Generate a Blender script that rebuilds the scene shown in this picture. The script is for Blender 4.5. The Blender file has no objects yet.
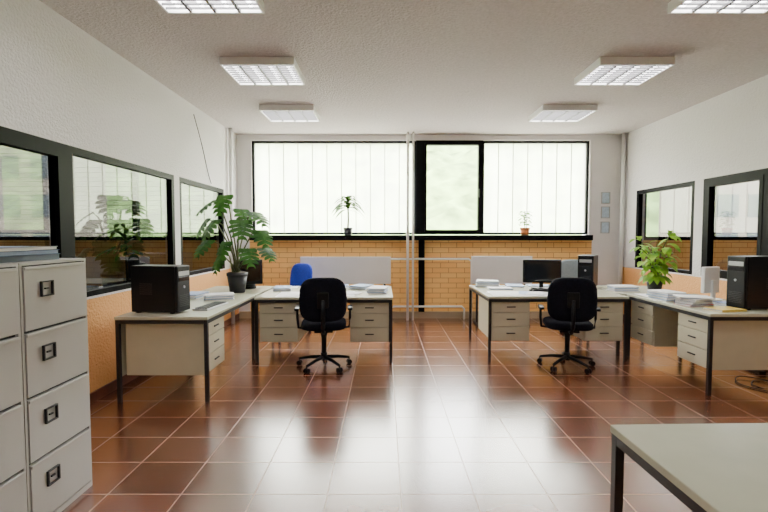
import bpy, bmesh, math, random
from mathutils import Vector, Matrix, Euler
random.seed(7)
scene = bpy.context.scene
COL = scene.collection
R = math.radians

# ------------------------------------------------------------------ materials
def new_mat(name):
    m = bpy.data.materials.new(name); m.use_nodes = True
    nt = m.node_tree; nt.nodes.clear()
    return m, nt
def N(nt, t, **kw):
    n = nt.nodes.new(t)
    for k, v in kw.items(): setattr(n, k, v)
    return n
def c4(c): return (c[0], c[1], c[2], 1.0)
def mat(name, col, rough=0.5, metal=0.0, var=0.06, scale=8.0, bump=0.0, bscale=60.0, coat=0.0, spec=0.5):
    m, nt = new_mat(name); L = nt.links
    out = N(nt, 'ShaderNodeOutputMaterial'); p = N(nt, 'ShaderNodeBsdfPrincipled')
    tc = N(nt, 'ShaderNodeTexCoord'); no = N(nt, 'ShaderNodeTexNoise'); no.inputs['Scale'].default_value = scale
    no.inputs['Detail'].default_value = 4
    cr = N(nt, 'ShaderNodeValToRGB')
    cr.color_ramp.elements[0].position = 0.3; cr.color_ramp.elements[1].position = 0.7
    cr.color_ramp.elements[0].color = c4([max(0, x*(1-var)) for x in col])
    cr.color_ramp.elements[1].color = c4([min(1, x*(1+var)) for x in col])
    L.new(tc.outputs['Object'], no.inputs['Vector']); L.new(no.outputs['Fac'], cr.inputs['Fac'])
    L.new(cr.outputs['Color'], p.inputs['Base Color'])
    p.inputs['Roughness'].default_value = rough; p.inputs['Metallic'].default_value = metal
    p.inputs['Coat Weight'].default_value = coat; p.inputs['Specular IOR Level'].default_value = spec
    if bump > 0:
        n2 = N(nt, 'ShaderNodeTexNoise'); n2.inputs['Scale'].default_value = bscale; n2.inputs['Detail'].default_value = 6
        b = N(nt, 'ShaderNodeBump'); b.inputs['Strength'].default_value = bump; b.inputs['Distance'].default_value = 0.02
        L.new(tc.outputs['Object'], n2.inputs['Vector']); L.new(n2.outputs['Fac'], b.inputs['Height']); L.new(b.outputs['Normal'], p.inputs['Normal'])
    L.new(p.outputs[0], out.inputs[0])
    return m
def emis(name, col, s):
    m, nt = new_mat(name); out = N(nt, 'ShaderNodeOutputMaterial'); e = N(nt, 'ShaderNodeEmission')
    e.inputs[0].default_value = c4(col); e.inputs[1].default_value = s; nt.links.new(e.outputs[0], out.inputs[0]); return m

M = {}
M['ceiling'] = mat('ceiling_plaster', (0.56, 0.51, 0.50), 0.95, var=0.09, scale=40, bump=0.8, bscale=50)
M['plaster'] = mat('white_plaster', (0.82, 0.80, 0.81), 0.9, var=0.03, scale=3, bump=0.25, bscale=50)
M['cream'] = mat('cream_laminate', (0.62, 0.58, 0.43), 0.4, var=0.03)
M['top'] = mat('desktop_laminate', (0.56, 0.56, 0.43), 0.25, var=0.03)
M['black'] = mat('black_steel', (0.012, 0.012, 0.014), 0.45)
M['frame'] = mat('dark_window_frame', (0.004, 0.004, 0.005), 0.5, spec=0.08)
M['plastic'] = mat('black_plastic', (0.006, 0.007, 0.009), 0.42, bump=0.05, bscale=200, spec=0.25)
M['fabric'] = mat('black_fabric', (0.007, 0.008, 0.015), 0.95, var=0.3, scale=60, bump=0.2, bscale=300, spec=0.2)
M['blue'] = mat('blue_fabric', (0.015, 0.05, 0.50), 0.9, var=0.2, scale=50, bump=0.2, bscale=300)
M['greyfab'] = mat('grey_fabric', (0.26, 0.31, 0.34), 0.9, var=0.1, scale=50)
M['cab'] = mat('cabinet_grey_enamel', (0.46, 0.45, 0.43), 0.35, var=0.02, scale=4)
M['cabdark'] = mat('cabinet_shadow_gap', (0.05, 0.05, 0.05), 0.7)
M['white'] = mat('white_enamel', (0.90, 0.90, 0.89), 0.35, var=0.02)
M['paper'] = mat('white_paper', (0.92, 0.92, 0.94), 0.8, var=0.03, scale=20)
M['paperb'] = mat('bluish_paper', (0.42, 0.52, 0.72), 0.8, var=0.08, scale=20)
M['panel'] = mat('drawing_board_white', (0.88, 0.87, 0.86), 0.5, var=0.02, scale=3)
M['bluefold'] = mat('blue_card', (0.06, 0.12, 0.30), 0.5)
M['greyfold'] = mat('slate_card', (0.14, 0.17, 0.24), 0.5)
M['redcard'] = mat('red_card', (0.45, 0.06, 0.04), 0.5)
M['yelcard'] = mat('yellow_card', (0.7, 0.5, 0.1), 0.5)
M['silver'] = mat('silver_plastic', (0.45, 0.46, 0.48), 0.35, metal=0.3)
M['joint'] = mat('glazing_joint', (0.55, 0.60, 0.48), 0.6)
M['screen'] = mat('dark_screen', (0.01, 0.012, 0.015), 0.12)
M['soil'] = mat('soil', (0.05, 0.03, 0.02), 1.0, var=0.4, scale=60, bump=0.6)
M['terra'] = mat('orange_pot', (0.62, 0.20, 0.06), 0.6)
M['darkpot'] = mat('dark_pot', (0.03, 0.03, 0.035), 0.5)
def leafmat(name, col, col2, trans, rough=0.5, spec=0.3):
    m, nt = new_mat(name); L = nt.links
    out = N(nt, 'ShaderNodeOutputMaterial'); p = N(nt, 'ShaderNodeBsdfPrincipled'); t = N(nt, 'ShaderNodeBsdfTranslucent')
    tc = N(nt, 'ShaderNodeTexCoord'); no = N(nt, 'ShaderNodeTexNoise'); no.inputs['Scale'].default_value = 9
    mx = N(nt, 'ShaderNodeMixRGB'); mx.inputs[1].default_value = c4(col); mx.inputs[2].default_value = c4(col2)
    r = N(nt, 'ShaderNodeMapRange'); r.inputs['From Min'].default_value = 0.35; r.inputs['From Max'].default_value = 0.65
    L.new(tc.outputs['Object'], no.inputs['Vector']); L.new(no.outputs['Fac'], r.inputs['Value']); L.new(r.outputs[0], mx.inputs[0])
    L.new(mx.outputs[0], p.inputs['Base Color']); L.new(mx.outputs[0], t.inputs[0]); p.inputs['Roughness'].default_value = rough
    p.inputs['Specular IOR Level'].default_value = spec
    ms = N(nt, 'ShaderNodeMixShader'); ms.inputs[0].default_value = trans
    L.new(p.outputs[0], ms.inputs[1]); L.new(t.outputs[0], ms.inputs[2]); L.new(ms.outputs[0], out.inputs[0]); return m
M['leaf'] = leafmat('mid_green_leaf', (0.014, 0.065, 0.008), (0.05, 0.16, 0.02), 0.18, 0.5, 0.2)
M['leaf2'] = leafmat('bright_green_leaf', (0.10, 0.30, 0.02), (0.36, 0.58, 0.05), 0.3)
M['leaf3'] = leafmat('sill_plant_leaf', (0.03, 0.085, 0.012), (0.07, 0.17, 0.025), 0.04, 0.6, 0.1)
M['leaf4'] = leafmat('seedling_leaf', (0.05, 0.17, 0.015), (0.12, 0.32, 0.03), 0.1, 0.6, 0.1)
M['stem'] = mat('green_brown_stem', (0.08, 0.09, 0.025), 0.7, var=0.3, scale=30)
M['tilebase'] = mat('brown_skirting_tile', (0.14, 0.045, 0.022), 0.3, var=0.2, scale=4)
M['beigebase'] = mat('beige_skirting', (0.42, 0.33, 0.22), 0.5, var=0.05, scale=4)
M['bluepic'] = mat('pale_blue_print', (0.50, 0.62, 0.74), 0.4, var=0.12, scale=30)
M['tube'] = emis('fluorescent_tube', (1.0, 0.98, 0.97), 20.0)
M['louvre'] = mat('louvre_aluminium', (0.10, 0.10, 0.105), 0.5, metal=0.0)
M['facade'] = mat('beige_facade', (0.24, 0.20, 0.17), 0.8, var=0.05)
M['facadeglass'] = mat('facade_window', (0.03, 0.04, 0.05), 0.1)
M['hill'] = mat('hillside_foliage', (0.20, 0.31, 0.10), 0.95, var=0.6, scale=0.7)
M['ground'] = mat('outdoor_ground', (0.38, 0.38, 0.34), 0.95, var=0.2, scale=0.5)
M['blind'] = mat('blind_slat', (0.60, 0.62, 0.60), 0.6)

def wall_mat(name, split):
    m, nt = new_mat(name); L = nt.links
    out = N(nt, 'ShaderNodeOutputMaterial'); p = N(nt, 'ShaderNodeBsdfPrincipled')
    g = N(nt, 'ShaderNodeTexCoord'); s = N(nt, 'ShaderNodeSeparateXYZ'); L.new(g.outputs['Object'], s.inputs[0])
    gt = N(nt, 'ShaderNodeMath', operation='GREATER_THAN'); gt.inputs[1].default_value = split
    L.new(s.outputs['Z'], gt.inputs[0])
    mx = N(nt, 'ShaderNodeMixRGB'); mx.inputs[1].default_value = (0.86, 0.44, 0.16, 1); mx.inputs[2].default_value = (0.80, 0.775, 0.77, 1)
    L.new(gt.outputs[0], mx.inputs[0])
    L.new(mx.outputs[0], p.inputs['Base Color']); p.inputs['Roughness'].default_value = 0.75
    n2 = N(nt, 'ShaderNodeTexNoise'); n2.inputs['Scale'].default_value = 45; n2.inputs['Detail'].default_value = 6
    b = N(nt, 'ShaderNodeBump'); b.inputs['Strength'].default_value = 0.7; b.inputs['Distance'].default_value = 0.02
    L.new(g.outputs['Object'], n2.inputs['Vector']); L.new(n2.outputs['Fac'], b.inputs['Height']); L.new(b.outputs['Normal'], p.inputs['Normal'])
    L.new(p.outputs[0], out.inputs[0]); return m
M['sidewall'] = wall_mat('plaster_with_orange_dado', 0.90)

def brick_mat():
    m, nt = new_mat('orange_brick'); L = nt.links
    out = N(nt, 'ShaderNodeOutputMaterial'); p = N(nt, 'ShaderNodeBsdfPrincipled')
    g = N(nt, 'ShaderNodeTexCoord'); s = N(nt, 'ShaderNodeSeparateXYZ'); L.new(g.outputs['Object'], s.inputs[0])
    c = N(nt, 'ShaderNodeCombineXYZ'); L.new(s.outputs['X'], c.inputs['X']); L.new(s.outputs['Z'], c.inputs['Y'])
    b = N(nt, 'ShaderNodeTexBrick'); b.offset = 0.5
    b.inputs['Color1'].default_value = (1.0, 0.63, 0.22, 1); b.inputs['Color2'].default_value = (1.0, 0.56, 0.18, 1)
    b.inputs['Mortar'].default_value = (0.56, 0.25, 0.08, 1)
    b.inputs['Scale'].default_value = 1.0; b.inputs['Brick Width'].default_value = 0.28; b.inputs['Row Height'].default_value = 0.088
    b.inputs['Mortar Size'].default_value = 0.0055; b.inputs['Mortar Smooth'].default_value = 0.2
    L.new(c.outputs[0], b.inputs['Vector']); L.new(b.outputs['Color'], p.inputs['Base Color'])
    bp = N(nt, 'ShaderNodeBump'); bp.inputs['Strength'].default_value = 0.2; bp.inputs['Distance'].default_value = 0.01; bp.invert = True
    L.new(b.outputs['Fac'], bp.inputs['Height']); L.new(bp.outputs['Normal'], p.inputs['Normal'])
    p.inputs['Roughness'].default_value = 0.6
    L.new(p.outputs[0], out.inputs[0]); return m
M['brick'] = brick_mat()

def floor_mat():
    m, nt = new_mat('glazed_terracotta_tiles'); L = nt.links
    out = N(nt, 'ShaderNodeOutputMaterial'); p = N(nt, 'ShaderNodeBsdfPrincipled')
    g = N(nt, 'ShaderNodeTexCoord'); mp = N(nt, 'ShaderNodeMapping'); mp.inputs['Location'].default_value = (-0.094+8.2, -2.81+7.1, 0)
    L.new(g.outputs['Object'], mp.inputs['Vector'])
    b = N(nt, 'ShaderNodeTexBrick'); b.offset = 0.0; b.squash = 1.0
    b.inputs['Color1'].default_value = (0.215, 0.060, 0.024, 1); b.inputs['Color2'].default_value = (0.115, 0.035, 0.016, 1)
    b.inputs['Mortar'].default_value = (0.42, 0.27, 0.19, 1)
    b.inputs['Scale'].default_value = 1.0; b.inputs['Brick Width'].default_value = 0.41; b.inputs['Row Height'].default_value = 0.355
    b.inputs['Mortar Size'].default_value = 0.0042; b.inputs['Mortar Smooth'].default_value = 0.1
    L.new(mp.outputs[0], b.inputs['Vector'])
    n = N(nt, 'ShaderNodeTexNoise'); n.inputs['Scale'].default_value = 4; n.inputs['Detail'].default_value = 4
    L.new(g.outputs['Object'], n.inputs['Vector'])
    r = N(nt, 'ShaderNodeMapRange'); r.inputs['To Min'].default_value = 0.8; r.inputs['To Max'].default_value = 1.2
    L.new(n.outputs['Fac'], r.inputs['Value'])
    mx = N(nt, 'ShaderNodeVectorMath', operation='SCALE'); L.new(b.outputs['Color'], mx.inputs[0]); L.new(r.outputs[0], mx.inputs['Scale'])
    L.new(mx.outputs[0], p.inputs['Base Color'])
    ad = N(nt, 'ShaderNodeMath', operation='MULTIPLY_ADD'); ad.inputs[1].default_value = 0.3; ad.inputs[2].default_value = 0.22
    L.new(b.outputs['Fac'], ad.inputs[0]); L.new(ad.outputs[0], p.inputs['Roughness'])
    p.inputs['Specular IOR Level'].default_value = 1.0; p.inputs['IOR'].default_value = 1.6
    p.inputs['Coat Weight'].default_value = 0.9; p.inputs['Coat Roughness'].default_value = 0.24; p.inputs['Coat IOR'].default_value = 1.6
    bp = N(nt, 'ShaderNodeBump'); bp.inputs['Strength'].default_value = 0.3; bp.inputs['Distance'].default_value = 0.004; bp.invert = True
    L.new(b.outputs['Fac'], bp.inputs['Height']); L.new(bp.outputs['Normal'], p.inputs['Normal'])
    L.new(p.outputs[0], out.inputs[0]); return m
M['floor'] = floor_mat()

def glass_mat(name, tint, lo, hi):
    m, nt = new_mat(name); L = nt.links
    out = N(nt, 'ShaderNodeOutputMaterial'); t = N(nt, 'ShaderNodeBsdfTransparent'); gl = N(nt, 'ShaderNodeBsdfGlossy')
    t.inputs[0].default_value = c4(tint); gl.inputs['Roughness'].default_value = 0.02
    fr = N(nt, 'ShaderNodeLayerWeight'); fr.inputs['Blend'].default_value = 0.5
    pw = N(nt, 'ShaderNodeMath', operation='POWER'); pw.inputs[1].default_value = 3; L.new(fr.outputs['Facing'], pw.inputs[0])
    r = N(nt, 'ShaderNodeMapRange'); r.inputs['To Min'].default_value = lo; r.inputs['To Max'].default_value = hi; L.new(pw.outputs[0], r.inputs['Value'])
    mx = N(nt, 'ShaderNodeMixShader'); L.new(r.outputs[0], mx.inputs[0]); L.new(t.outputs[0], mx.inputs[1]); L.new(gl.outputs[0], mx.inputs[2])
    L.new(mx.outputs[0], out.inputs[0]); return m
M['glass'] = glass_mat('clear_glass', (0.93, 0.96, 0.94), 0.04, 0.6)
M['glassc'] = glass_mat('opening_window_glass', (0.80, 0.84, 0.78), 0.04, 0.6)
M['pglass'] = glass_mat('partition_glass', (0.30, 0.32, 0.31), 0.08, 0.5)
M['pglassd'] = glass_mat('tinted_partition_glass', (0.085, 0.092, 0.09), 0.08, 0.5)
def uglass_mat():
    m, nt = new_mat('channel_glass'); L = nt.links
    out = N(nt, 'ShaderNodeOutputMaterial'); t = N(nt, 'ShaderNodeBsdfTransparent'); tr = N(nt, 'ShaderNodeBsdfTranslucent')
    t.inputs[0].default_value = (0.93, 0.97, 0.86, 1); tr.inputs[0].default_value = (0.95, 0.98, 0.88, 1)
    g = N(nt, 'ShaderNodeTexCoord'); n = N(nt, 'ShaderNodeTexNoise'); n.inputs['Scale'].default_value = 1.5
    mp = N(nt, 'ShaderNodeMapping'); mp.inputs['Scale'].default_value = (3, 1, 0.4)
    L.new(g.outputs['Object'], mp.inputs[0]); L.new(mp.outputs[0], n.inputs['Vector'])
    r = N(nt, 'ShaderNodeMapRange'); r.inputs['To Min'].default_value = 0.3; r.inputs['To Max'].default_value = 0.8
    L.new(n.outputs['Fac'], r.inputs['Value'])
    mx = N(nt, 'ShaderNodeMixShader'); L.new(r.outputs[0], mx.inputs[0]); L.new(t.outputs[0], mx.inputs[1]); L.new(tr.outputs[0], mx.inputs[2])
    L.new(mx.outputs[0], out.inputs[0]); return m
M['uglass'] = uglass_mat()

# ------------------------------------------------------------------ mesh builder
class B:
    def __init__(s): s.bm = bmesh.new(); s.mi = 0
    def _tag(s, faces, smooth=False):
        for f in faces: f.material_index = s.mi; f.smooth = smooth
    def box(s, x0, x1, y0, y1, z0, z1, bev=0.0, rot=None, mi=None):
        if mi is not None: s.mi = mi
        r = bmesh.ops.create_cube(s.bm, size=1.0); v = r['verts']
        c = Vector(((x0+x1)/2, (y0+y1)/2, (z0+z1)/2)); d = (abs(x1-x0), abs(y1-y0), abs(z1-z0))
        for q in v:
            q.co = Vector((q.co.x*d[0], q.co.y*d[1], q.co.z*d[2]))
        fs = set(f for q in v for f in q.link_faces)
        if bev > 0:
            es = list(set(e for q in v for e in q.link_edges))
            rr = bmesh.ops.bevel(s.bm, geom=es, offset=bev, segments=2, affect='EDGES', profile=0.5)
            v = list(set(q for f in rr['faces'] for q in f.verts))
            fs = set(f for q in v for f in q.link_faces); v = list(set(q for f in fs for q in f.verts))
        mtx = Matrix.Translation(c) @ (rot.to_4x4() if rot is not None else Matrix.Identity(4))
        for q in v: q.co = mtx @ q.co
        s._tag(fs); return s
    def cyl(s, p1, p2, r1, r2=None, seg=16, smooth=True):
        if r2 is None: r2 = r1
        p1 = Vector(p1); p2 = Vector(p2); d = p2-p1; L = d.length
        q = d.to_track_quat('Z', 'Y').to_matrix().to_4x4()
        r = bmesh.ops.create_cone(s.bm, cap_ends=True, segments=seg, radius1=r1, radius2=r2, depth=L, matrix=Matrix.Translation((p1+p2)/2) @ q)
        fs = set(f for v in r['verts'] for f in v.link_faces)
        for f in fs: f.material_index = s.mi; f.smooth = smooth and len(f.verts) == 4
        return s
    def tube(s, pts, r, seg=8, r_end=None):
        pts = [Vector(p) for p in pts]; n = len(pts); rings = []
        for i, p in enumerate(pts):
            t = (pts[min(i+1, n-1)]-pts[max(i-1, 0)]).normalized()
            a = Vector((0, 0, 1)) if abs(t.z) < 0.9 else Vector((1, 0, 0))
            u = t.cross(a).normalized(); w = t.cross(u)
            rr = r if r_end is None else r+(r_end-r)*i/(n-1)
            rings.append([s.bm.verts.new(p+(u*math.cos(2*math.pi*k/seg)+w*math.sin(2*math.pi*k/seg))*rr) for k in range(seg)])
        for i in range(n-1):
            for k in range(seg):
                f = s.bm.faces.new((rings[i][k], rings[i][(k+1) % seg], rings[i+1][(k+1) % seg], rings[i+1][k])); f.material_index = s.mi; f.smooth = True
        for rg in (rings[0], rings[-1]):
            f = s.bm.faces.new(rg); f.material_index = s.mi
        return s
    def sup(s, c, d, e1=0.5, e2=0.5, fn=None, U=28, V=14):
        sp = lambda x, e: math.copysign(abs(x)**e, x)
        rows = []
        for j in range(1, V):
            ph = -math.pi/2+math.pi*j/V; row = []
            for i in range(U):
                th = 2*math.pi*i/U
                p = Vector((sp(math.cos(ph), e1)*sp(math.cos(th), e2)*d[0]/2, sp(math.cos(ph), e1)*sp(math.sin(th), e2)*d[1]/2, sp(math.sin(ph), e1)*d[2]/2))
                if fn: p = fn(p)
                row.append(s.bm.verts.new(p+Vector(c)))
            rows.append(row)
        a = Vector((0, 0, -d[2]/2)); b = Vector((0, 0, d[2]/2))
        if fn: a = fn(a); b = fn(b)
        va = s.bm.verts.new(a+Vector(c)); vb = s.bm.verts.new(b+Vector(c))
        for j in range(len(rows)-1):
            for i in range(U):
                f = s.bm.faces.new((rows[j][i], rows[j][(i+1) % U], rows[j+1][(i+1) % U], rows[j+1][i])); f.smooth = True; f.material_index = s.mi
        for i in range(U):
            f = s.bm.faces.new((va, rows[0][(i+1) % U], rows[0][i])); f.smooth = True; f.material_index = s.mi
            f = s.bm.faces.new((vb, rows[-1][i], rows[-1][(i+1) % U])); f.smooth = True; f.material_index = s.mi
        return s
    def face(s, pts, smooth=False):
        f = s.bm.faces.new([s.bm.verts.new(Vector(p)) for p in pts]); f.material_index = s.mi; f.smooth = smooth
    def obj(s, name, mats, parent=None, loc=(0, 0, 0), rz=0.0, label=None, cat=None, kind=None, group=None):
        me = bpy.data.meshes.new(name); bmesh.ops.recalc_face_normals(s.bm, faces=s.bm.faces[:]) if s.bm.faces else None
        s.bm.to_mesh(me); s.bm.free()
        for k in (mats if isinstance(mats, (list, tuple)) else [mats]): me.materials.append(M[k])
        o = bpy.data.objects.new(name, me); COL.objects.link(o)
        o.location = loc; o.rotation_euler = (0, 0, rz)
        if parent: o.parent = parent
        if label: o['label'] = label
        if cat: o['category'] = cat
        if kind: o['kind'] = kind
        if group: o['group'] = group
        return o
def root(name, loc, rz=0.0, label='', cat='', group=None):
    e = bpy.data.objects.new(name, None); e.empty_display_size = 0.1; COL.objects.link(e)
    e.location = loc; e.rotation_euler = (0, 0, rz); e['label'] = label; e['category'] = cat
    if group: e['group'] = group
    return e
def dup(o, loc, rz=None, label=None, parent=None):
    c = o.copy(); COL.objects.link(c)
    if parent is not None: c.parent = parent
    if loc is not None: c.location = loc
    if rz is not None: c.rotation_euler = (0, 0, rz)
    if label: c['label'] = label
    for ch in o.children: dup(ch, None, parent=c)
    return c

CEIL = 3.17; XL = -2.53; XR = 4.12; YB = 7.8; YF = -1.7
# ------------------------------------------------------------------ room shell
def struct(b, name, mats, label, parent=None):
    return b.obj(name, mats, kind='structure', label=label, cat=name.split('_')[0], parent=parent)
b = B(); b.box(-7.6, 8.6, YF, YB+0.25, -0.15, 0.0); struct(b, 'floor', 'floor', 'glossy reddish-brown square ceramic tile floor with pale grout')
b = B(); b.box(-7.6, 8.6, YF, YB+0.25, CEIL, CEIL+0.15); struct(b, 'ceiling', 'ceiling', 'rough off-white plaster ceiling')
SILL = 1.36; HEAD = 3.07
WB0, WB1 = -2.28, 3.54
b = B(); y0, y1 = YB, YB+0.25
b.box(-7.6, -2.62, y0, y1, 0, SILL, mi=1); b.box(-2.62, WB0-0.05, y0, y1, 0, SILL, mi=0); b.box(WB0-0.05, 3.6, y0, y1, 0, SILL, mi=1)
b.box(3.6, 4.2, y0, y1, 0, SILL, mi=0); b.box(4.2, 8.6, y0, y1, 0, SILL, mi=1)
b.box(-7.6, 8.6, y0, y1, HEAD, CEIL, mi=0)
for a, c in ((-7.6, -7.2), (-2.9, WB0), (WB1, 4.5), (8.2, 8.6)): b.box(a, c, y0, y1, SILL, HEAD, mi=0)
struct(b, 'wall_back', ['plaster', 'brick'], 'white plaster wall with orange brick below the windows')
b = B(); b.box(-7.6, 8.6, YF-0.15, YF, 0, CEIL); struct(b, 'wall_front', 'sidewall', 'white plaster wall with orange lower band')
b = B(); b.box(-7.75, -7.6, YF, YB+0.25, 0, CEIL); struct(b, 'wall_left_neighbour', 'plaster', 'white plaster wall of the adjoining room')
b = B(); b.box(8.6, 8.75, YF, YB+0.25, 0, CEIL); struct(b, 'wall_right_neighbour', 'plaster', 'white plaster wall of the adjoining room')
WT0, WT1 = 0.92, 2.17
def side_wall(x0, x1, openings, name):
    b = B(); b.box(x0, x1, YF, YB, 0, WT0); b.box(x0, x1, YF, YB, WT1, CEIL)
    ys = [YF]
    for a, c in openings: ys += [a, c]
    ys.append(YB)
    for i in range(0, len(ys), 2): b.box(x0, x1, ys[i], ys[i+1], WT0, WT1)
    struct(b, name, 'sidewall', 'white textured plaster wall with orange dado below glass')
side_wall(XL-0.12, XL, [(0.9, 5.46), (5.60, 7.15)], 'wall_left')
side_wall(XR, XR+0.12, [(2.6, 5.84), (6.0, 7.38)], 'wall_right')
b = B(); b.box(XL, XL+0.015, YF, YB, 0, 0.09); struct(b, 'baseboard_left', 'tilebase', 'brown tile skirting')
b = B(); b.box(XR-0.015, XR, YF, YB, 0, 0.09); struct(b, 'baseboard_right', 'tilebase', 'brown tile skirting')
b = B(); b.box(XL+0.015, XR-0.015, YB-0.03, YB, 0, 0.12); struct(b, 'baseboard_back', 'beigebase', 'beige skirting')

def side_window(n, xc, y0, y1, gl, posts=(), top=WT1, bot=WT0, sash=(), ft=0.06):
    b = B(); h = 0.034
    b.box(xc-h, xc+h, y0, y1, top-ft, top); b.box(xc-h, xc+h, y0, y1, bot, bot+ft*0.8)
    b.box(xc-h, xc+h, y0, y0+0.06, bot+ft*0.8, top-ft); b.box(xc-h, xc+h, y1-0.06, y1, bot+ft*0.8, top-ft)
    for p in posts: b.box(xc-h, xc+h, p-0.06, p+0.06, bot+ft*0.8, top-ft)
    w = struct(b, 'window_%d' % n, 'frame', 'black-framed interior glass partition window')
    for (a, c) in sash:
        s = B(); z0 = bot+ft*0.8; z1 = top-ft; t = 0.05
        s.box(xc-0.040, xc+0.040, a, c, z1-t, z1); s.box(xc-0.040, xc+0.040, a, c, z0, z0+t)
        s.box(xc-0.040, xc+0.040, a, a+t, z0+t, z1-t); s.box(xc-0.040, xc+0.040, c-t, c, z0+t, z1-t)
        s.obj('sash', 'frame', w)
    p = B(); p.face([(xc, y0+0.03, bot+0.03), (xc, y1-0.03, bot+0.03), (xc, y1-0.03, top-0.03), (xc, y0+0.03, top-0.03)]); p.obj('pane', gl, w)
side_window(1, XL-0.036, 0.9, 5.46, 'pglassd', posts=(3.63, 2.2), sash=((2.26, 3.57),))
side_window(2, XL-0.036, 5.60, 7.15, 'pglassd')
side_window(3, XR+0.036, 2.6, 5.84, 'pglass', posts=(4.86, 3.7), sash=((4.92, 5.78),))
side_window(4, XR+0.036, 6.0, 7.38, 'pglass')

def frame_ring(b, x0, x1, z0, z1, t, ya, yb):
    b.box(x0, x1, ya, yb, z1-t, z1); b.box(x0, x1, ya, yb, z0, z0+t)
    b.box(x0, x0+t, ya, yb, z0+t, z1-t); b.box(x1-t, x1, ya, yb, z0+t, z1-t)
def quad_y(x0, x1, y, z0, z1, mk, w):
    p = B(); p.face([(x0, y, z0), (x1, y, z0), (x1, y, z1), (x0, y, z1)]); p.obj('pane', mk, w)
def channel_window(n, x0, x1):
    b = B(); frame_ring(b, x0, x1, SILL+0.10, HEAD, 0.035, YB+0.04, YB+0.14)
    w = struct(b, 'window_%d' % n, 'frame', 'translucent channel glass window in black frame')
    g = B(); xx = x0+0.035; k = max(1, round((x1-x0)/0.25)); dx = (x1-x0-0.07)/k
    for i in range(1, k):
        g.box(xx+i*dx-0.006, xx+i*dx+0.006, YB+0.070, YB+0.088, SILL+0.135, HEAD-0.035)
    quad_y(x0+0.035, x1-0.035, YB+0.09, SILL+0.135, HEAD-0.035, 'uglass', w); g.obj('glazing_joint', 'joint', w)
channel_window(5, WB0, 0.55); channel_window(7, 1.70, WB1)
b = B(); frame_ring(b, 0.55, 1.70, SILL+0.10, HEAD, 0.045, YB-0.01, YB+0.14)
b.box(0.595, 0.70, YB-0.01, YB+0.14, SILL+0.145, HEAD-0.045)
w = struct(b, 'window_6', 'frame', 'black-framed clear opening window')
b = B(); frame_ring(b, 0.70, 1.655, SILL+0.145, HEAD-0.045, 0.035, YB-0.03, YB+0.06); b.obj('sash', 'frame', w)
b = B(); b.box(1.625, 1.643, YB-0.06, YB-0.03, 2.1, 2.24); b.obj('window_handle', 'black', w)
quad_y(0.72, 1.64, YB+0.02, SILL+0.16, HEAD-0.07, 'glassc', w)
b = B(); b.box(WB0-0.02, WB1+0.02, YB-0.14, YB+0.2, SILL, SILL+0.09, bev=0.008); struct(b, 'trim_1', 'frame', 'black window sill ledge')
b = B(); b.box(0.60, 0.70, YB-0.06, YB, 0.12, SILL); struct(b, 'trim_2', 'frame', 'black steel post below the window')
def clear_window(n, x0, x1, k):
    b = B(); frame_ring(b, x0, x1, SILL, HEAD, 0.06, YB+0.04, YB+0.14)
    for i in range(1, k):
        xx = x0+(x1-x0)*i/k; b.box(xx-0.04, xx+0.04, YB+0.04, YB+0.14, SILL+0.06, HEAD-0.06)
    w = struct(b, 'window_%d' % n, 'frame', 'black-framed window of adjoining room')
    quad_y(x0+0.04, x1-0.04, YB+0.09, SILL+0.04, HEAD-0.04, 'glass', w)
clear_window(8, -7.2, -2.9, 3); clear_window(9, 4.5, 8.2, 3)
b = B(); z = SILL+0.12
while z < HEAD-0.05:
    b.box(-7.1, -3.0, YB-0.06, YB-0.035, z, z+0.003, rot=Euler((R(-12), 0, 0)).to_matrix()); z += 0.08
b.obj('venetian_blind', 'blind', label='grey horizontal slat blind on the window of adjoining room', cat='blind')

# ------------------------------------------------------------------ outside
b = B(); b.box(-90, 90, -30, 23, -0.6, -0.4); b.obj('outdoor_ground', 'ground', label='grassy ground outside the windows', cat='ground', kind='stuff')
b = B(); nx, ny = 60, 24; grid = []
for j in range(ny+1):
    for i in range(nx+1):
        x = -60+120*i/nx; y = 24+26*j/ny
        grid.append(b.bm.verts.new((x+random.uniform(-.6, .6), y, -0.5+14*(j/ny)**0.8+random.uniform(-.7, .7)*(j > 0))))
for j in range(ny):
    for i in range(nx):
        f = b.bm.faces.new((grid[j*(nx+1)+i], grid[j*(nx+1)+i+1], grid[(j+1)*(nx+1)+i+1], grid[(j+1)*(nx+1)+i])); f.smooth = True
b.obj('hillside', 'hill', label='pale green leafy hillside outside the windows', cat='hill', kind='stuff')
b = B(); b.box(13.4, 24, 19, 22, -0.4, 5.2, mi=0)
for k in range(7):
    for z in (0.6, 2.2, 3.8): b.box(14.0+k*1.3, 14.9+k*1.3, 18.97, 19.0, z, z+0.95, mi=1)
b.obj('apartment_building', ['facade', 'facadeglass'], label='beige building with rows of windows outside', cat='building')
b = B(); b.box(-26, -13.5, 19, 22, -0.4, 6.2, mi=0)
for k in range(8):
    for z in (0.6, 2.2, 3.8): b.box(-25.3+k*1.5, -24.3+k*1.5, 18.97, 19.0, z, z+0.95, mi=1)
b.obj('apartment_building', ['facade', 'facadeglass'], label='beige building with rows of windows outside', cat='building')

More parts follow.
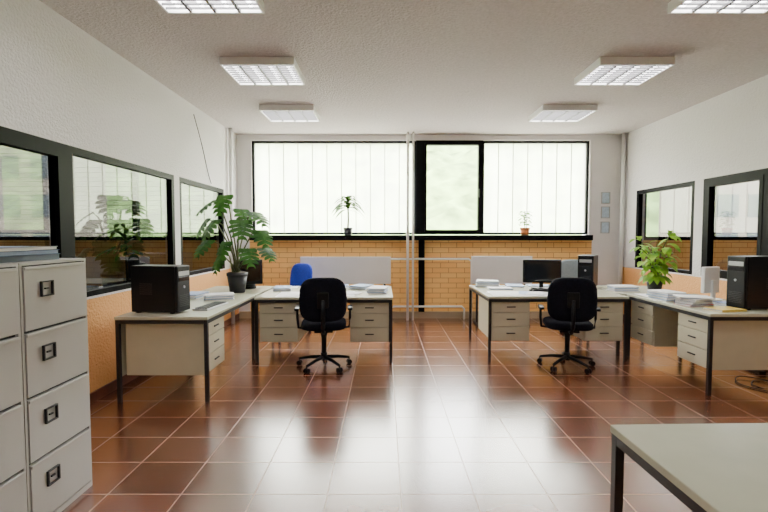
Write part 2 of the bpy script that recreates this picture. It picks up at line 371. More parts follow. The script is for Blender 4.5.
# ------------------------------------------------------------------ ceiling lights
def make_light():
    r = root('ceiling_light', (0, 0, CEIL), 0, 'square white surface-mounted fluorescent ceiling light with louvre grille', 'ceiling light', 'office ceiling lights')
    W, D, H = 0.72, 0.60, 0.075
    b = B(); t = 0.016
    b.box(-W/2, W/2, -D/2, D/2, -0.012, 0)
    b.box(-W/2, W/2, -D/2, -D/2+t, -H, -0.012); b.box(-W/2, W/2, D/2-t, D/2, -H, -0.012)
    b.box(-W/2, -W/2+t, -D/2+t, D/2-t, -H, -0.012); b.box(W/2-t, W/2, -D/2+t, D/2-t, -H, -0.012)
    b.obj('housing', 'white', r)
    b = B()
    for i in range(1, 4): x = -W/2+W*i/4; b.box(x-0.010, x+0.010, -D/2+t, D/2-t, -H+0.002, -H+0.022)
    for j in range(1, 10): y = -D/2+D*j/10; b.box(-W/2+t, W/2-t, y-0.006, y+0.006, -H+0.004, -H+0.018)
    b.obj('louvre', 'louvre', r)
    for i in range(4):
        x = -W/2+W*(i+0.5)/4
        b = B(); b.cyl((x, -D/2+0.03, -0.034), (x, D/2-0.03, -0.034), 0.013, seg=10); b.obj('fluorescent_tube', 'tube', r)
    ld = bpy.data.lights.new('lamp_glow', 'AREA'); ld.shape = 'RECTANGLE'; ld.size = 0.66; ld.size_y = 0.54; ld.energy = 26; ld.color = (1, 0.96, 0.96)
    lo = bpy.data.objects.new('lamp_glow', ld); COL.objects.link(lo); lo.parent = r; lo.location = (0, 0, -0.016)
    return r
L0 = make_light(); L0.location = (-1.25, 3.13, CEIL)
for y, xa, xb in ((0.6, -1.14, 2.44), (3.13, None, 2.47), (4.73, -1.23, 2.45), (6.33, -1.29, 2.46)):  # first row is out of view, added as fill light for the room
    if xa is not None: dup(L0, (xa, y, CEIL))
    dup(L0, (xb, y, CEIL))
for x, y in ((-5.2, 2.6), (6.4, 5.6), (6.4, 2.6)): dup(L0, (x, y, CEIL))  # extra lamps added to brighten the dark adjoining rooms

# ------------------------------------------------------------------ desks
def pedestal(parent, x0, x1, y0, y1, z0=0.23, z1=0.69):
    b = B(); b.box(x0, x1, y0+0.02, y1, z0, z1, bev=0.003); pd = b.obj('pedestal', 'cream', parent)
    hs = [0.28, 0.36, 0.36]; z = z1-0.006
    for h in hs:
        hh = (z1-z0-0.012)*h
        d = B(); d.box(x0+0.006, x1-0.006, y0, y0+0.019, z-hh+0.008, z, bev=0.003); dr = d.obj('drawer', 'cream', pd)
        k = B(); xm = (x0+x1)/2; k.box(xm-0.05, xm+0.05, y0-0.014, y0-0.001, z-hh*0.45-0.006, z-hh*0.45+0.006, bev=0.003); k.obj('handle', 'black', dr)
        z -= hh
def desk(loc, rz, W, D, peds, label, modesty=True, group='office desks', H=0.75):
    r = root('office_desk', loc, rz, label, 'desk', group)
    b = B(); b.box(-W/2, W/2, -D/2, D/2, H-0.028, H, bev=0.004); b.obj('desktop', 'top', r)
    b = B(); t = 0.032
    b.box(-W/2+0.005, W/2-0.005, -D/2+0.005, -D/2+0.005+t, H-0.062, H-0.029); b.box(-W/2+0.005, W/2-0.005, D/2-0.005-t, D/2-0.005, H-0.062, H-0.029)
    b.box(-W/2+0.005, -W/2+0.005+t, -D/2+0.04, D/2-0.04, H-0.062, H-0.029); b.box(W/2-0.005-t, W/2-0.005, -D/2+0.04, D/2-0.04, H-0.062, H-0.029)
    b.obj('frame', 'black', r)
    for sx in (-1, 1):
        for sy in (-1, 1):
            b = B(); xa = sx*(W/2-0.005); ya = sy*(D/2-0.005)
            b.box(min(xa, xa-sx*t), max(xa, xa-sx*t), min(ya, ya-sy*t), max(ya, ya-sy*t), 0, H-0.062, bev=0.002); b.obj('leg', 'black', r)
    pw = 0.44
    if 'L' in peds: pedestal(r, -W/2+0.045, -W/2+0.045+pw, -D/2+0.03, -D/2+0.03+min(0.72, D-0.1))
    if 'R' in peds: pedestal(r, W/2-0.045-pw, W/2-0.045, -D/2+0.03, -D/2+0.03+min(0.72, D-0.1))
    if modesty:
        b = B(); b.box(-W/2+0.045, W/2-0.045, D/2-0.03, D/2-0.015, 0.22, H-0.063); b.obj('modesty_panel', 'cream', r)
    return r
desk((-0.68, 5.60, 0), 0, 1.56, 1.14, 'LR', 'cream office desk with two drawer pedestals and black steel legs', modesty=False)
desk((1.99, 5.69, 0), 0, 1.60, 1.20, 'LR', 'cream office desk with two drawer pedestals, black monitor on top', modesty=False)
desk((-1.91, 4.53, 0), R(90), 1.42, 0.80, 'L', 'cream office desk along the wall carrying a black computer tower')
desk((3.31, 4.66, 0), R(-90), 1.38, 0.82, 'LR', 'cream office desk along the wall with books and computer tower')
desk((1.655, 1.045, 0), R(1.5), 1.62, 1.20, '', 'plain cream table with black steel legs', modesty=False, H=0.755)
desk((-1.91, 5.72, 0), R(90), 0.90, 0.80, '', 'small cream side table carrying a large potted plant', modesty=False)
desk((3.21, 5.79, 0), R(-90), 0.84, 0.80, '', 'small cream side table beside two desks', modesty=False)

def board(loc, w, h, lab):
    r = root('drawing_board', loc, 0, lab, 'drawing board', 'white drawing boards')
    b = B(); b.box(-w/2, w/2, -0.012, 0.012, 0.66, h, bev=0.004); b.obj('panel', 'panel', r)
    for x in (-w/2+0.1, w/2-0.1):
        b = B(); b.box(x-0.015, x+0.015, 0.013, 0.04, 0.03, h-0.1); b.box(x-0.02, x+0.02, -0.2, 0.2, 0, 0.03); b.obj('stand_leg', 'black', r)
board((-0.62, 7.25, 0), 1.46, 1.10, 'off-white flat drawing board on thin black legs behind a desk')
board((1.90, 7.25, 0), 0.98, 1.11, 'off-white flat drawing board on thin black legs behind a desk')

# ------------------------------------------------------------------ office chair
def chair(loc, rz, fab, label, h_back=1.0, arms=True):
    r = root('office_chair', loc, rz, label, 'chair', 'swivel office chairs')
    b = B()
    for k in range(5):
        a = 2*math.pi*k/5+0.3; c, s_ = math.cos(a), math.sin(a)
        b.tube([(c*0.02, s_*0.02, 0.11), (c*0.16, s_*0.16, 0.10), (c*0.29, s_*0.29, 0.075)], 0.022, 8, 0.014)
    b.cyl((0, 0, 0.075), (0, 0, 0.16), 0.035); b.obj('base', 'plastic', r)
    for k in range(5):
        a = 2*math.pi*k/5+0.3; c, s_ = math.cos(a)*0.29, math.sin(a)*0.29; t = Vector((-math.sin(a), math.cos(a), 0))
        b = B(); p = Vector((c, s_, 0.027)); b.cyl(p-t*0.026, p-t*0.006, 0.027); b.cyl(p+t*0.006, p+t*0.026, 0.027); b.cyl(p+Vector((0, 0, 0)), p+Vector((0, 0, 0.05)), 0.007, seg=8)
        b.obj('caster', 'plastic', r)
    b = B(); b.cyl((0, 0, 0.16), (0, 0, 0.40), 0.028); b.cyl((0, 0, 0.30), (0, 0, 0.41), 0.02, 0.05); b.box(-0.10, 0.10, -0.13, 0.13, 0.40, 0.425, bev=0.006); b.obj('column', 'plastic', r)
    b = B(); b.sup((0, 0.02, 0.475), (0.49, 0.47, 0.10), 0.55, 0.45); b.obj('seat', fab, r)
    b = B(); hb = 0.47; zc = h_back-hb/2
    def fn(p):
        return Vector((p.x*(1-0.10*(abs(p.z/0.23)**2)*(1 if p.z > 0 else 0.4)), p.y+0.5*p.x*p.x-0.10*p.z, p.z))
    b.sup((0, -0.24, zc), (0.50, 0.08, hb), 0.5, 0.5, fn=fn); b.obj('backrest', fab, r)
    b = B(); b.tube([(0, -0.08, 0.415), (0, -0.22, 0.42), (0, -0.285, 0.48), (0, -0.295, 0.60), (0, -0.285, zc)], 0.022, 8); b.box(-0.06, 0.06, -0.295, -0.265, zc-0.08, zc+0.08, bev=0.006); b.obj('back_support', 'plastic', r)
    if arms:
        for sx in (-1, 1):
            b = B(); b.tube([(sx*0.19, 0.0, 0.43), (sx*0.275, 0.0, 0.44), (sx*0.285, 0.0, 0.54), (sx*0.285, 0.0, 0.64)], 0.014, 8)
            b.sup((sx*0.285, -0.02, 0.655), (0.055, 0.24, 0.035), 0.5, 0.5, U=16, V=8); b.obj('armrest', 'plastic', r)
    return r
chair((-0.66, 4.90, 0), R(6), 'fabric', 'black fabric swivel office chair with armrests, pushed to a desk', h_back=1.01)
chair((2.02, 4.91, 0), R(-12), 'fabric', 'black fabric swivel office chair with armrests, pushed to a desk', h_back=1.01)
chair((-1.40, 6.65, 0), R(138), 'blue', 'bright blue fabric swivel office chair behind a desk', arms=False, h_back=1.02)
chair((2.93, 6.72, 0), R(180), 'greyfab', 'grey fabric swivel office chair behind a desk', arms=False, h_back=1.07)

# ------------------------------------------------------------------ filing cabinets
def cabinet():
    r = root('filing_cabinet', (0, 0, 0), R(90), 'light grey steel four-drawer filing cabinet with black label pulls', 'filing cabinet', 'grey filing cabinets')
    W, D, H = 0.465, 0.62, 1.32
    b = B(); b.box(-W/2, W/2, -D/2+0.02, D/2, 0, H, bev=0.002, mi=0)
    t = 0.014
    b.box(-W/2, W/2, -D/2+0.002, -D/2+0.0199, H-t, H-0.001); b.box(-W/2, W/2, -D/2+0.002, -D/2+0.0199, 0, 0.03)
    b.box(-W/2+0.0005, -W/2+t, -D/2+0.002, -D/2+0.0199, 0.03, H-t); b.box(W/2-t, W/2-0.0005, -D/2+0.002, -D/2+0.0199, 0.03, H-t)
    b.box(-W/2+t, W/2-t, -D/2+0.017, -D/2+0.0199, 0.03, H-t, mi=1)
    b.obj('body', ['cab', 'cabdark'], r)
    z = 0.033; dh = (H-t-0.033)/4
    for i in range(4):
        b = B(); b.box(-W/2+t+0.005, W/2-t-0.005, -D/2-0.003, -D/2+0.0165, z+0.007, z+dh-0.007, bev=0.0015); dr = b.obj('drawer', 'cab', r)
        b = B(); b.box(-W/2+t+0.005, W/2-t-0.005, -D/2-0.010, -D/2-0.0035, z+dh-0.023, z+dh-0.008, bev=0.002); b.obj('drawer_lip', 'cab', dr)
        zc = z+dh*0.62; xo = -0.08
        b = B(); q = 0.006; w2 = 0.040; h2 = 0.038; y0 = -D/2-0.016; y1 = -D/2-0.0035
        b.box(xo-w2, xo+w2, y0, y1, zc+h2-q, zc+h2); b.box(xo-w2, xo+w2, y0, y1, zc-h2, zc-h2+q); b.box(xo-w2, xo-w2+q, y0, y1, zc-h2+q, zc+h2-q); b.box(xo+w2-q, xo+w2, y0, y1, zc-h2+q, zc+h2-q)
        b.box(xo-0.012, xo+0.012, y0+0.004, y1, zc-0.004, zc+0.004)
        b.obj('handle', 'black', dr)
        z += dh
    return r
c0 = cabinet(); c0.location = (-2.0, 2.315, 0)
dup(c0, (-2.0, 1.845, 0)); dup(c0, (-2.0, 1.375, 0))

# ------------------------------------------------------------------ computers
def tower(loc, rz, lab, H=0.46, W=0.19, D=0.47):
    r = root('computer_tower', loc, rz, lab, 'computer', 'desktop computer towers')
    b = B(); b.box(-W/2, W/2, -D/2+0.03, D/2, 0.012, H, bev=0.004)
    for sx in (-1, 1):
        for y in (-D/2+0.07, D/2-0.05): b.box(sx*W*0.35-0.015, sx*W*0.35+0.015, y-0.015, y+0.015, 0, 0.013)
    b.obj('case', 'plastic', r)
    b = B(); b.box(-W/2, W/2, -D/2, -D/2+0.029, 0.012, H, bev=0.01); fp = b.obj('front_panel', 'plastic', r)
    for i in range(2):
        b = B(); z = H-0.07-i*0.05; b.box(-W/2+0.02, W/2-0.02, -D/2-0.004, -D/2, z-0.02, z+0.02, bev=0.002); b.obj('drive_bay', 'screen' if i else 'silver', fp)
    b = B(); b.cyl((0, -D/2-0.006, H*0.55), (0, -D/2, H*0.55), 0.012); b.obj('power_button', 'silver', fp)
    b = B()
    for i in range(7): b.box(-W/2+0.03, W/2-0.03, -D/2-0.003, -D/2, 0.06+i*0.016, 0.066+i*0.016)
    b.obj('vent', 'black', fp)
    for sx in (-1, 1):
        b = B()
        for i in range(6):
            x = sx*W/2; b.box(min(x, x+sx*0.002), max(x, x+sx*0.002), 0.02, 0.14, H*0.4+i*0.018, H*0.4+0.008+i*0.018)
        b.obj('vent', 'black', r)
    return r
tower((-2.03, 4.08, 0.75), R(82), 'black desktop computer tower standing on a desk, side on', H=0.425, D=0.45, W=0.2)
tower((3.53, 4.27, 0.75), R(-84), 'black desktop computer tower standing on a desk', H=0.50, D=0.40, W=0.2)
tower((2.74, 6.03, 0.75), R(-34), 'dark desktop computer tower at the rear of a desk', H=0.43, D=0.38)

def monitor(loc, rz, lab, w=0.48, h=0.30, back='plastic'):
    r = root('computer_monitor', loc, rz, lab, 'monitor')
    b = B(); b.sup((0, 0, 0.008), (0.26, 0.2, 0.016), 0.3, 0.8); b.obj('stand_base', back, r)
    b = B(); b.box(-0.025, 0.025, 0.03, 0.055, 0.01, 0.22, bev=0.005); b.obj('stand_neck', back, r)
    b = B(); b.box(-w/2, w/2, -0.015, 0.03, 0.08, 0.08+h, bev=0.008); b.obj('housing', back, r)
    b = B(); b.box(-w/2+0.02, w/2-0.02, -0.019, -0.0155, 0.105, 0.06+h); b.obj('screen', 'screen', r)
    return r
monitor((2.06, 5.85, 0.75), R(-8), 'black flat computer monitor on a desk')
monitor((3.50, 4.82, 0.75), R(-162), 'white flat computer monitor seen from behind, angled away', w=0.22, h=0.28, back='white')
r = root('crt_monitor', (-1.80, 5.93, 0.75), R(20), 'bulky black tube monitor on a side table behind the plant', 'monitor')
b = B(); b.box(-0.18, 0.18, -0.13, -0.03, 0.06, 0.38, bev=0.01); b.obj('bezel', 'plastic', r)
b = B(); b.sup((0, 0.03, 0.21), (0.30, 0.26, 0.28), 0.5, 0.5); b.obj('tube_housing', 'plastic', r)
b = B(); b.box(-0.15, 0.15, -0.135, -0.131, 0.10, 0.35); b.obj('screen', 'screen', r)
b = B(); b.cyl((0, 0, 0), (0, 0, 0.075), 0.11, 0.08); b.obj('stand_base', 'plastic', r)

def keyboard(loc, rz, body='silver'):
    r = root('keyboard', loc, rz, 'computer keyboard lying on a desk', 'keyboard', 'keyboards')
    b = B(); b.box(-0.22, 0.22, -0.075, 0.075, 0, 0.018, bev=0.005); b.obj('keyboard_body', body, r)
    b = B()
    for j in range(5):
        for i in range(16): b.box(-0.205+i*0.0255, -0.205+i*0.0255+0.021, -0.06+j*0.024, -0.06+j*0.024+0.019, 0.018, 0.025)
    b.obj('keys', 'plastic' if body != 'plastic' else 'black', r)['kind'] = 'stuff'
keyboard((-1.68, 4.35, 0.75), R(84)); keyboard((2.05, 5.58, 0.75), R(2), 'plastic')

# ------------------------------------------------------------------ papers and books
def sheet(loc, rz, k='paper', w=0.21, d=0.297, n=1):
    if n == 1:
        b = B(); b.box(-w/2, w/2, -d/2, d/2, 0, 0.0012)
        lab = 'large unfolded white plan sheet lying on a desk' if w > 0.3 else 'loose %s sheet of paper lying on a desk' % ('white' if k == 'paper' else 'bluish')
        b.obj('paper_sheet', k, None, loc, rz, lab, 'paper', group='loose papers')
    else:
        b = B(); z = 0
        for i in range(n):
            t = random.uniform(0.005, 0.014); b.box(-w/2+random.uniform(-.012, .012), w/2+random.uniform(-.012, .012), -d/2+random.uniform(-.012, .012), d/2+random.uniform(-.012, .012), z, z+t, rot=Euler((0, 0, random.uniform(-.09, .09))).to_matrix(), mi=i % 3 == 1 and 1 or 0); z += t
        b.obj('paper_stack', [k, 'paperb'], None, loc, rz, 'uneven stack of papers and documents', 'paper stack', group='paper stacks')
        return loc[2]+z
def book(loc, rz, k, w=0.2, d=0.27, t=0.03, pg='paper'):
    r = root('folder', loc, rz, 'closed %s folder lying flat' % {'bluefold': 'blue', 'redcard': 'red', 'yelcard': 'yellow', 'greyfold': 'slate grey', 'white': 'white'}[k], 'folder', 'folders')
    b = B(); b.box(-w/2, w/2, -d/2, d/2, 0, 0.002); b.box(-w/2, w/2, -d/2, d/2, t-0.002, t); b.box(-w/2, -w/2+0.003, -d/2, d/2, 0.002, t-0.002); b.obj('cover', k, r)
    b = B(); b.box(-w/2+0.003, w/2-0.006, -d/2+0.004, d/2-0.004, 0.0022, t-0.0022); b.obj('pages', pg, r)
T = 0.75
def rect(x, y, w, d, a):
    c, s_ = math.cos(a), math.sin(a)
    return [(x+c*u*w/2-s_*v*d/2, y+s_*u*w/2+c*v*d/2) for u, v in ((-1, -1), (1, -1), (1, 1), (-1, 1))]
def hit(p, q):
    for poly in (p, q):
        for i in range(4):
            ax = (poly[(i+1) % 4][1]-poly[i][1], poly[i][0]-poly[(i+1) % 4][0])
            a = [v[0]*ax[0]+v[1]*ax[1] for v in p]; b_ = [v[0]*ax[0]+v[1]*ax[1] for v in q]
            if max(a) < min(b_) or max(b_) < min(a): return False
    return True
def clutter(x0, x1, y0, y1, n_stack, n_fold, n_loose, obst, ang=0.0, seed=1):
    """fill a desktop (inner rectangle) with stacks, folders and loose sheets that do not intersect"""
    random.seed(seed); occ = list(obst)
    kinds = ['s']*n_stack+['f']*n_fold; random.shuffle(kinds)
    for kd in kinds:
        for t in range(300):
            w, d = (0.255, 0.34) if kd == 's' else (0.215, 0.285)
            a = ang+random.uniform(-0.35, 0.35)+(math.pi/2 if random.random() < 0.3 else 0)
            x = random.uniform(x0, x1); y = random.uniform(y0, y1); rc = rect(x, y, w, d, a)
            if any(px < x0-0.02 or px > x1+0.02 or py < y0-0.02 or py > y1+0.02 for px, py in rc): continue
            if any(hit(rc, o) for o in occ): continue
            occ.append(rc)
            if kd == 's': sheet((x, y, T+0.001), a, n=random.choice([2, 3, 5, 7, 10]))
            else: book((x, y, T+0.001), a, random.choice(['bluefold', 'redcard', 'yelcard', 'greyfold', 'bluefold']), t=random.choice([0.02, 0.03, 0.045]))
            break
    z = T+0.0003; k = 0
    for t in range(900):
        if k >= n_loose: break
        a = random.uniform(-1.5, 1.5); x = random.uniform(x0, x1); y = random.uniform(y0, y1); rc = rect(x, y, 0.215, 0.30, a)
        if any(px < x0-0.03 or px > x1+0.03 or py < y0-0.03 or py > y1+0.03 for px, py in rc): continue
        if any(hit(rc, o) for o in occ): continue
        sheet((x, y, z), a, random.choice(['paper', 'paper', 'paper', 'paperb'])); z += 0.0014; k += 1
sheet((-0.80, 5.32, T+0.0002), 0.06, w=0.90, d=0.46)
clutter(-1.44, 0.08, 5.05, 6.15, 14, 4, 14, [rect(-0.80, 5.32, 0.90, 0.46, 0.06)], seed=3)
for i in range(6): sheet((-1.08+0.13*i, 5.31+0.03*(i % 2), T+0.0016+i*0.0014), -0.5+0.37*i, 'paperb' if i == 2 else 'paper')
sheet((1.62, 5.36, T+0.0002), -0.05, w=0.70, d=0.44)
clutter(1.21, 2.77, 5.11, 6.27, 14, 3, 16, [rect(1.62, 5.36, 0.70, 0.44, -0.05), rect(2.06, 5.85, 0.34, 0.26, 0), rect(2.05, 5.58, 0.46, 0.17, 0), rect(2.74, 6.03, 0.40, 0.44, R(-34))], seed=9)
for i in range(5): sheet((1.40+0.11*i, 5.36+0.03*(i % 2), T+0.0016+i*0.0014), 0.7-0.33*i, 'paperb' if i == 3 else 'paper')
clutter(2.92, 3.70, 3.99, 5.33, 9, 3, 8, [rect(3.53, 4.27, 0.42, 0.24, 0.1), rect(3.50, 4.82, 0.3, 0.3, 0), rect(3.08, 4.46, 0.36, 0.30, 0)], ang=1.57, seed=4)
z = T+0.0005
for i, (k, t) in enumerate((('redcard', 0.02), ('bluefold', 0.03), ('white', 0.02))):
    book((3.09, 4.46, z), R(-80+i*7), k, t=t); z += t+0.0005
sheet((3.09, 4.46, z), 1.3, n=3)
clutter(2.84, 3.22, 5.39, 6.18, 4, 0, 1, [rect(2.74, 6.03, 0.40, 0.44, R(-34)), rect(3.38, 5.60, 0.2, 0.2, 0)], seed=6)
clutter(-2.28, -1.53, 4.62, 5.20, 4, 0, 3, [rect(-1.68, 4.35, 0.18, 0.46, 0)], seed=8)
z = 1.3205
for i, (k, t) in enumerate((('greyfold', 0.03), ('bluefold', 0.022), ('greyfold', 0.018))):
    book((-1.93+0.02*i, 2.23-0.03*i, z), 1.5+0.06*i, k, t=t, w=0.42, d=0.34, pg=('greyfold', 'paperb', 'paper')[i]); z += t+0.0005
sheet((-1.95, 2.16, z), 1.62, n=1, k='paperb', w=0.297, d=0.26)
z = 1.3205
for i, (k, t) in enumerate((('bluefold', 0.03), ('greyfold', 0.03))):
    book((-1.95, 1.77-0.02*i, z), 1.62+0.05*i, k, t=t, w=0.40, d=0.34, pg='paperb'); z += t+0.0005

# ------------------------------------------------------------------ plants
def pot(r, rad, h, k):
    b = B(); b.cyl((0, 0, 0), (0, 0, h*0.86), rad*0.72, rad*0.95, 24); b.cyl((0, 0, h*0.84), (0, 0, h), rad, rad, 24); b.obj('pot', k, r)
    b = B(); b.cyl((0, 0, h), (0, 0, h+0.006), rad*0.9, rad*0.88, 24); b.obj('soil', 'soil', r)
def leaf_frame(o, d, up=Vector((0, 0, 1))):
    d = d.normalized(); s = d.cross(up)
    if s.length < 1e-3: s = Vector((1, 0, 0))
    s.normalize(); n = s.cross(d); return d, s, n
def monstera_leaf(b, o, d, L):
    d, s, n = leaf_frame(o, d); W = L*0.56; k = 5
    P = lambda t, u, dr: o+d*(t*L)+s*(u)+n*(-0.22*L*t*t-0.22*abs(u)**1.6/(W**0.6)*0.6+dr)
    prof = lambda t: W*(math.sin(math.pi*min(1, (t+0.16)/1.16)**0.8)**0.6 if t < 0.999 else 0.02)
    for sg in (-1, 1):
        for i in range(k):
            t0 = i/k; t1 = (i+1)/k; w = max(0.02*L, prof((t0+t1)/2)); sh = 0.06+0.1*t0
            back = -0.14 if i == 0 else 0
            a0 = P(t0, 0, 0); a1 = P(t1, 0, 0)
            i0 = P(t0+sh*0.6+back*0.6, sg*w*0.66, 0); i1 = P(min(1.02, t1+sh*0.6), sg*w*0.66, 0)
            m0 = P(t0+sh+back+0.025, sg*w*0.9, 0); m1 = P(t1+sh-0.03, sg*w*0.92, 0)
            e = P((t0+t1)/2+sh*1.3+back+0.03, sg*w*1.03, 0)
            V = [b.bm.verts.new(q) for q in (a0, a1, i1, i0, m1, m0, e)]
            b.bm.faces.new((V[0], V[1], V[2], V[3])); b.bm.faces.new((V[3], V[2], V[4], V[5])); b.bm.faces.new((V[5], V[4], V[6]))
def lance_leaf(b, o, d, L, W, droop=0.5, seg=6, fold=0.15):
    d, s, n = leaf_frame(o, d); prev = None
    for i in range(seg+1):
        t = i/seg; w = W/2*(math.sin(math.pi*(0.06+0.93*t))**0.8)
        c = o+d*(L*t)+Vector((0, 0, -droop*L*t*t))
        cur = [b.bm.verts.new(c-s*w+n*w*fold), b.bm.verts.new(c), b.bm.verts.new(c+s*w+n*w*fold)]
        if prev:
            for q in range(2):
                f = b.bm.faces.new((prev[q], prev[q+1], cur[q+1], cur[q])); f.smooth = True
        prev = cur
random.seed(5)
r = root('potted_monstera', (-1.80, 5.50, 0.75), 0, 'large split-leaf monstera in a dark pot on a side table', 'potted plant')
pot(r, 0.125, 0.24, 'darkpot')
st = B(); lv = B()
spots = [(-0.30, -0.05, 1.12, .27), (-0.10, -0.15, 1.17, .26), (-0.42, 0.0, 0.90, .26), (-0.22, -0.18, 0.88, .28), (-0.36, -0.1, 0.64, .25), (0.04, 0.1, 1.02, .24),
         (0.12, -0.15, 0.88, .27), (0.26, 0.0, 0.98, .25), (0.36, -0.08, 0.76, .25), (0.38, 0.05, 0.54, .22), (-0.06, -0.22, 0.62, .25), (0.22, -0.18, 0.54, .23), (-0.14, -0.22, 0.44, .20)]
for i, (x, y, h, L) in enumerate(spots):
    tip = Vector((x*0.85, y, h)); bx = random.uniform(-.04, .04); by = random.uniform(-.04, .04)
    st.tube([(bx, by, 0.23), (x*0.22, y*0.3, 0.24+(h-0.24)*0.5), (x*0.55, y*0.7, 0.24+(h-0.24)*0.9), tuple(tip)], 0.010, 6, 0.007)
    sg = math.copysign(1, x)
    monstera_leaf(lv, tip, Vector((sg*random.uniform(0.2, 0.75), -0.5, random.uniform(-1.1, -0.45))), L)
st.obj('stems', 'stem', r); lv.obj('leaves', 'leaf', r)
random.seed(12)
r = root('potted_houseplant', (3.38, 5.60, 0.75), 0, 'bushy bright green houseplant in a dark pot beside a desk', 'potted plant')
pot(r, 0.10, 0.17, 'darkpot'); st = B(); lv = B()
for i in range(8):
    a = i*0.82+random.uniform(-.3, .3); h = 0.42+0.50*random.random(); sp = random.uniform(0.10, 0.24)
    pts = [(0.03*math.cos(a), 0.03*math.sin(a), 0.165), (0.07*math.cos(a), 0.07*math.sin(a), 0.2+h*0.4), (sp*math.cos(a), sp*0.8*math.sin(a), h)]
    st.tube(pts, 0.008, 6, 0.004)
    for j in range(12):
        t = 0.04+0.96*j/11; p = Vector(pts[0]).lerp(Vector(pts[2]), t); aa = j*2.4+i
        lance_leaf(lv, p, Vector((math.cos(aa), math.sin(aa)-0.2, random.uniform(0.0, 0.5))), random.uniform(0.10, 0.18), random.uniform(0.07, 0.10), 0.7, 5)
for i in range(9):
    a = math.pi+i*0.39; lance_leaf(lv, Vector((0.06*math.cos(a), 0.06*math.sin(a), 0.19)), Vector((math.cos(a), math.sin(a), 0.3)), 0.15, 0.09, 0.9, 5)
st.obj('stems', 'stem', r); lv.obj('leaves', 'leaf2', r)
r = root('potted_dracaena', (-0.62, 7.74, SILL+0.09), 0, 'small palm-like dracaena in a black pot on the window sill', 'potted plant')
pot(r, 0.08, 0.12, 'darkpot'); st = B(); lv = B(); st.tube([(0, 0, 0.11), (0.01, 0, 0.28), (0, 0, 0.58)], 0.018, 6, 0.015); st.obj('stem', 'stem', r)
for i in range(34):
    a = i*2.4; lance_leaf(lv, Vector((0, 0, 0.42+0.20*(i/34))), Vector((math.cos(a), math.sin(a)*0.5, 1.1-1.0*random.random())), random.uniform(0.25, 0.34), 0.085, 0.75, 6)
lv.obj('leaves', 'leaf3', r)
r = root('potted_seedling', (2.42, 7.74, SILL+0.09), 0, 'small green plant in an orange pot on the window sill', 'potted plant')
pot(r, 0.085, 0.12, 'terra'); st = B(); lv = B(); st.tube([(0, 0, 0.11), (-0.01, 0, 0.2), (0, 0, 0.38)], 0.008, 6, 0.006); st.obj('stem', 'stem', r)
for i in range(28):
    a = i*2.4; lance_leaf(lv, Vector((0, 0, 0.15+0.25*(i/28))), Vector((math.cos(a), math.sin(a)*0.7, 0.4)), random.uniform(0.11, 0.16), 0.09, 0.5, 5)
lv.obj('leaves', 'leaf4', r)
r = root('potted_palm', (-3.25, 5.65, 0), 0, 'tall palm in a dark pot in the adjoining room', 'potted plant')
pot(r, 0.18, 0.35, 'darkpot'); st = B(); lv = B(); st.tube([(0, 0, 0.34), (0.02, 0, 0.8), (0, 0, 1.5)], 0.02, 6, 0.012); st.obj('stem', 'stem', r)
for i in range(24):
    a = i*2.4; lance_leaf(lv, Vector((0, 0, 1.15+0.4*(i/24))), Vector((math.cos(a), math.sin(a), 1.2-random.random())), random.uniform(0.35, 0.46), 0.07, 0.6, 8)
lv.obj('leaves', 'leaf2', r)
desk((-4.9, 6.9, 0), 0, 1.6, 0.8, 'LR', 'cream desk in the adjoining room')
monitor((-4.9, 6.9, 0.75), R(160), 'black monitor on desk in the adjoining room')
desk((-4.3, 4.2, 0), R(90), 1.5, 0.8, 'L', 'cream desk in the adjoining room')
tower((-4.35, 4.5, 0.75), R(20), 'black computer tower on desk in the adjoining room')
def cupboard(x, y):
    r = root('low_cupboard', (x, y, 0), 0, 'dark low cupboard in the adjoining room', 'cupboard', 'dark low cupboards')
    b = B(); b.box(-0.45, 0.45, -0.2, 0.2, 0, 1.15, bev=0.004); b.obj('body', 'greyfold', r)
    for sx in (-1, 1):
        b = B(); b.box(min(0.003*sx, 0.44*sx), max(0.003*sx, 0.44*sx), -0.218, -0.201, 0.05, 1.12); d = b.obj('door', 'greyfold', r)
        b = B(); b.box(sx*0.05-0.006, sx*0.05+0.006, -0.235, -0.2185, 0.55, 0.7); b.obj('handle', 'silver', d)
for x in (-6.9, -5.97, -3.75): cupboard(x, 7.55)

# ------------------------------------------------------------------ pipes, cables, pictures
def pipe(pts, rr, lab):
    b = B(); b.tube(pts, rr, 12); b.obj('heating_pipe', 'white', label=lab, cat='pipe', group='white pipes')
pipe([(0.40, 7.60, 0), (0.40, 7.60, CEIL)], 0.022, 'thin white vertical heating pipe in front of the window')
pipe([(0.49, 7.60, 0), (0.49, 7.60, CEIL)], 0.018, 'thin white vertical heating pipe in front of the window')
pipe([(0.0, 7.70, 0.0), (0.0, 7.70, 1.0), (0.04, 7.70, 1.04), (1.45, 7.70, 1.04), (1.50, 7.70, 1.0), (1.50, 7.70, 0.0)], 0.018, 'white heating pipe looping along the brick wall')
pipe([(0.12, 7.70, 0.0), (0.12, 7.70, 0.18), (0.16, 7.70, 0.22), (1.34, 7.70, 0.22), (1.38, 7.70, 0.18), (1.38, 7.70, 0.0)], 0.018, 'white heating pipe running low along the brick wall')
pipe([(XL+0.05, 7.34, 0), (XL+0.05, 7.34, CEIL)], 0.03, 'white vertical pipe in the room corner')
pipe([(XR-0.06, 7.70, 0), (XR-0.06, 7.70, CEIL)], 0.03, 'white vertical pipe in the room corner')
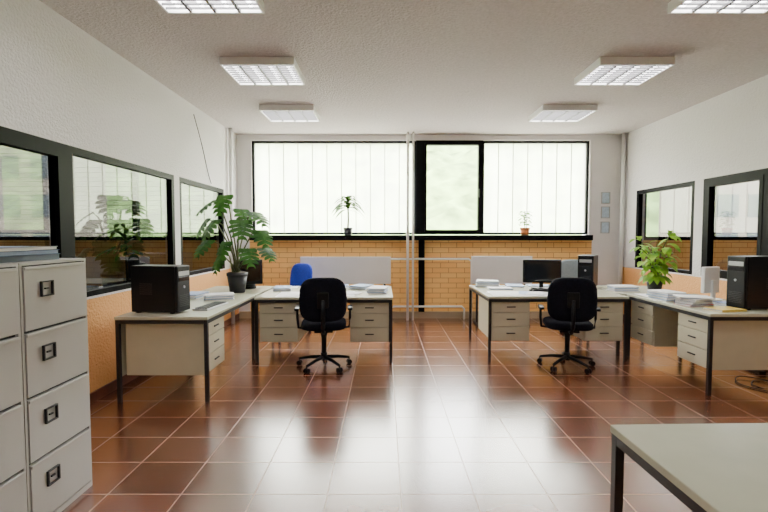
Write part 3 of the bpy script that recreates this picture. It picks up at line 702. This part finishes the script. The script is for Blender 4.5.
for z in (2.09, 1.84, 1.58):
    r = root('picture_frame', (3.82, YB-0.001, z), 0, 'small pale blue framed print on the white wall', 'picture', 'small wall prints')
    b = B(); frame_ring(b, -0.075, 0.075, -0.10, 0.10, 0.012, -0.018, 0.0); b.obj('frame', 'silver', r)
    b = B(); b.box(-0.063, 0.063, -0.01, -0.001, -0.088, 0.088); b.obj('print', 'bluepic', r)
def cable(pts, lab, rr=0.004, k='black'):
    b = B(); P = [Vector(p) for p in pts]; out = []
    for i in range(len(P)-1):
        p0 = P[max(i-1, 0)]; p1 = P[i]; p2 = P[i+1]; p3 = P[min(i+2, len(P)-1)]
        for j in range(8):
            t = j/8; out.append(0.5*((2*p1)+(p2-p0)*t+(2*p0-5*p1+4*p2-p3)*t*t+(3*p1-p0-3*p2+p3)*t**3))
    out.append(P[-1]); b.tube(out, rr, 6); b.obj('power_cable', k, label=lab, cat='cable', group='cables')
cable([(XL+0.006, 6.05, 3.05), (XL+0.006, 6.3, 2.7), (XL+0.006, 6.5, 2.35), (XL+0.006, 6.62, 2.20)], 'thin dark cable running down the plaster wall', 0.005)
cable([(3.85, 4.3, 0.8), (3.86, 4.25, 0.3), (3.75, 4.1, 0.008), (3.55, 4.25, 0.008), (3.72, 4.42, 0.008), (3.95, 4.25, 0.008), (3.85, 4.0, 0.008), (3.6, 4.05, 0.008), (3.45, 4.3, 0.008), (3.6, 4.5, 0.02), (3.8, 4.35, 0.02), (3.9, 4.1, 0.02), (3.7, 3.95, 0.008)], 'tangled black cable on the floor below a desk', 0.005)
r = root('power_strip', (3.95, 4.75, 0), R(80), 'black power strip on the floor under a desk', 'power strip')
b = B(); b.box(-0.16, 0.16, -0.03, 0.03, 0, 0.04, bev=0.006); b.obj('strip_body', 'plastic', r)
b = B()
for i in range(4): b.cyl((-0.11+i*0.07, 0, 0.04), (-0.11+i*0.07, 0, 0.042), 0.02)
b.obj('sockets', 'black', r)

# ------------------------------------------------------------------ world, camera
w = bpy.data.worlds.new('sky'); scene.world = w; w.use_nodes = True; nt = w.node_tree; nt.nodes.clear()
out = N(nt, 'ShaderNodeOutputWorld'); bg = N(nt, 'ShaderNodeBackground'); bg.inputs[0].default_value = (1.0, 0.96, 1.0, 1); bg.inputs[1].default_value = 33.0
nt.links.new(bg.outputs[0], out.inputs[0])

cam = bpy.data.cameras.new('camera'); co = bpy.data.objects.new('camera', cam); COL.objects.link(co)
co.location = (0, 0, 1.45); co.rotation_euler = (R(90-2.67), 0, 0); cam.lens = 450/768*36; cam.sensor_width = 36; cam.clip_start = 0.02
scene.camera = co
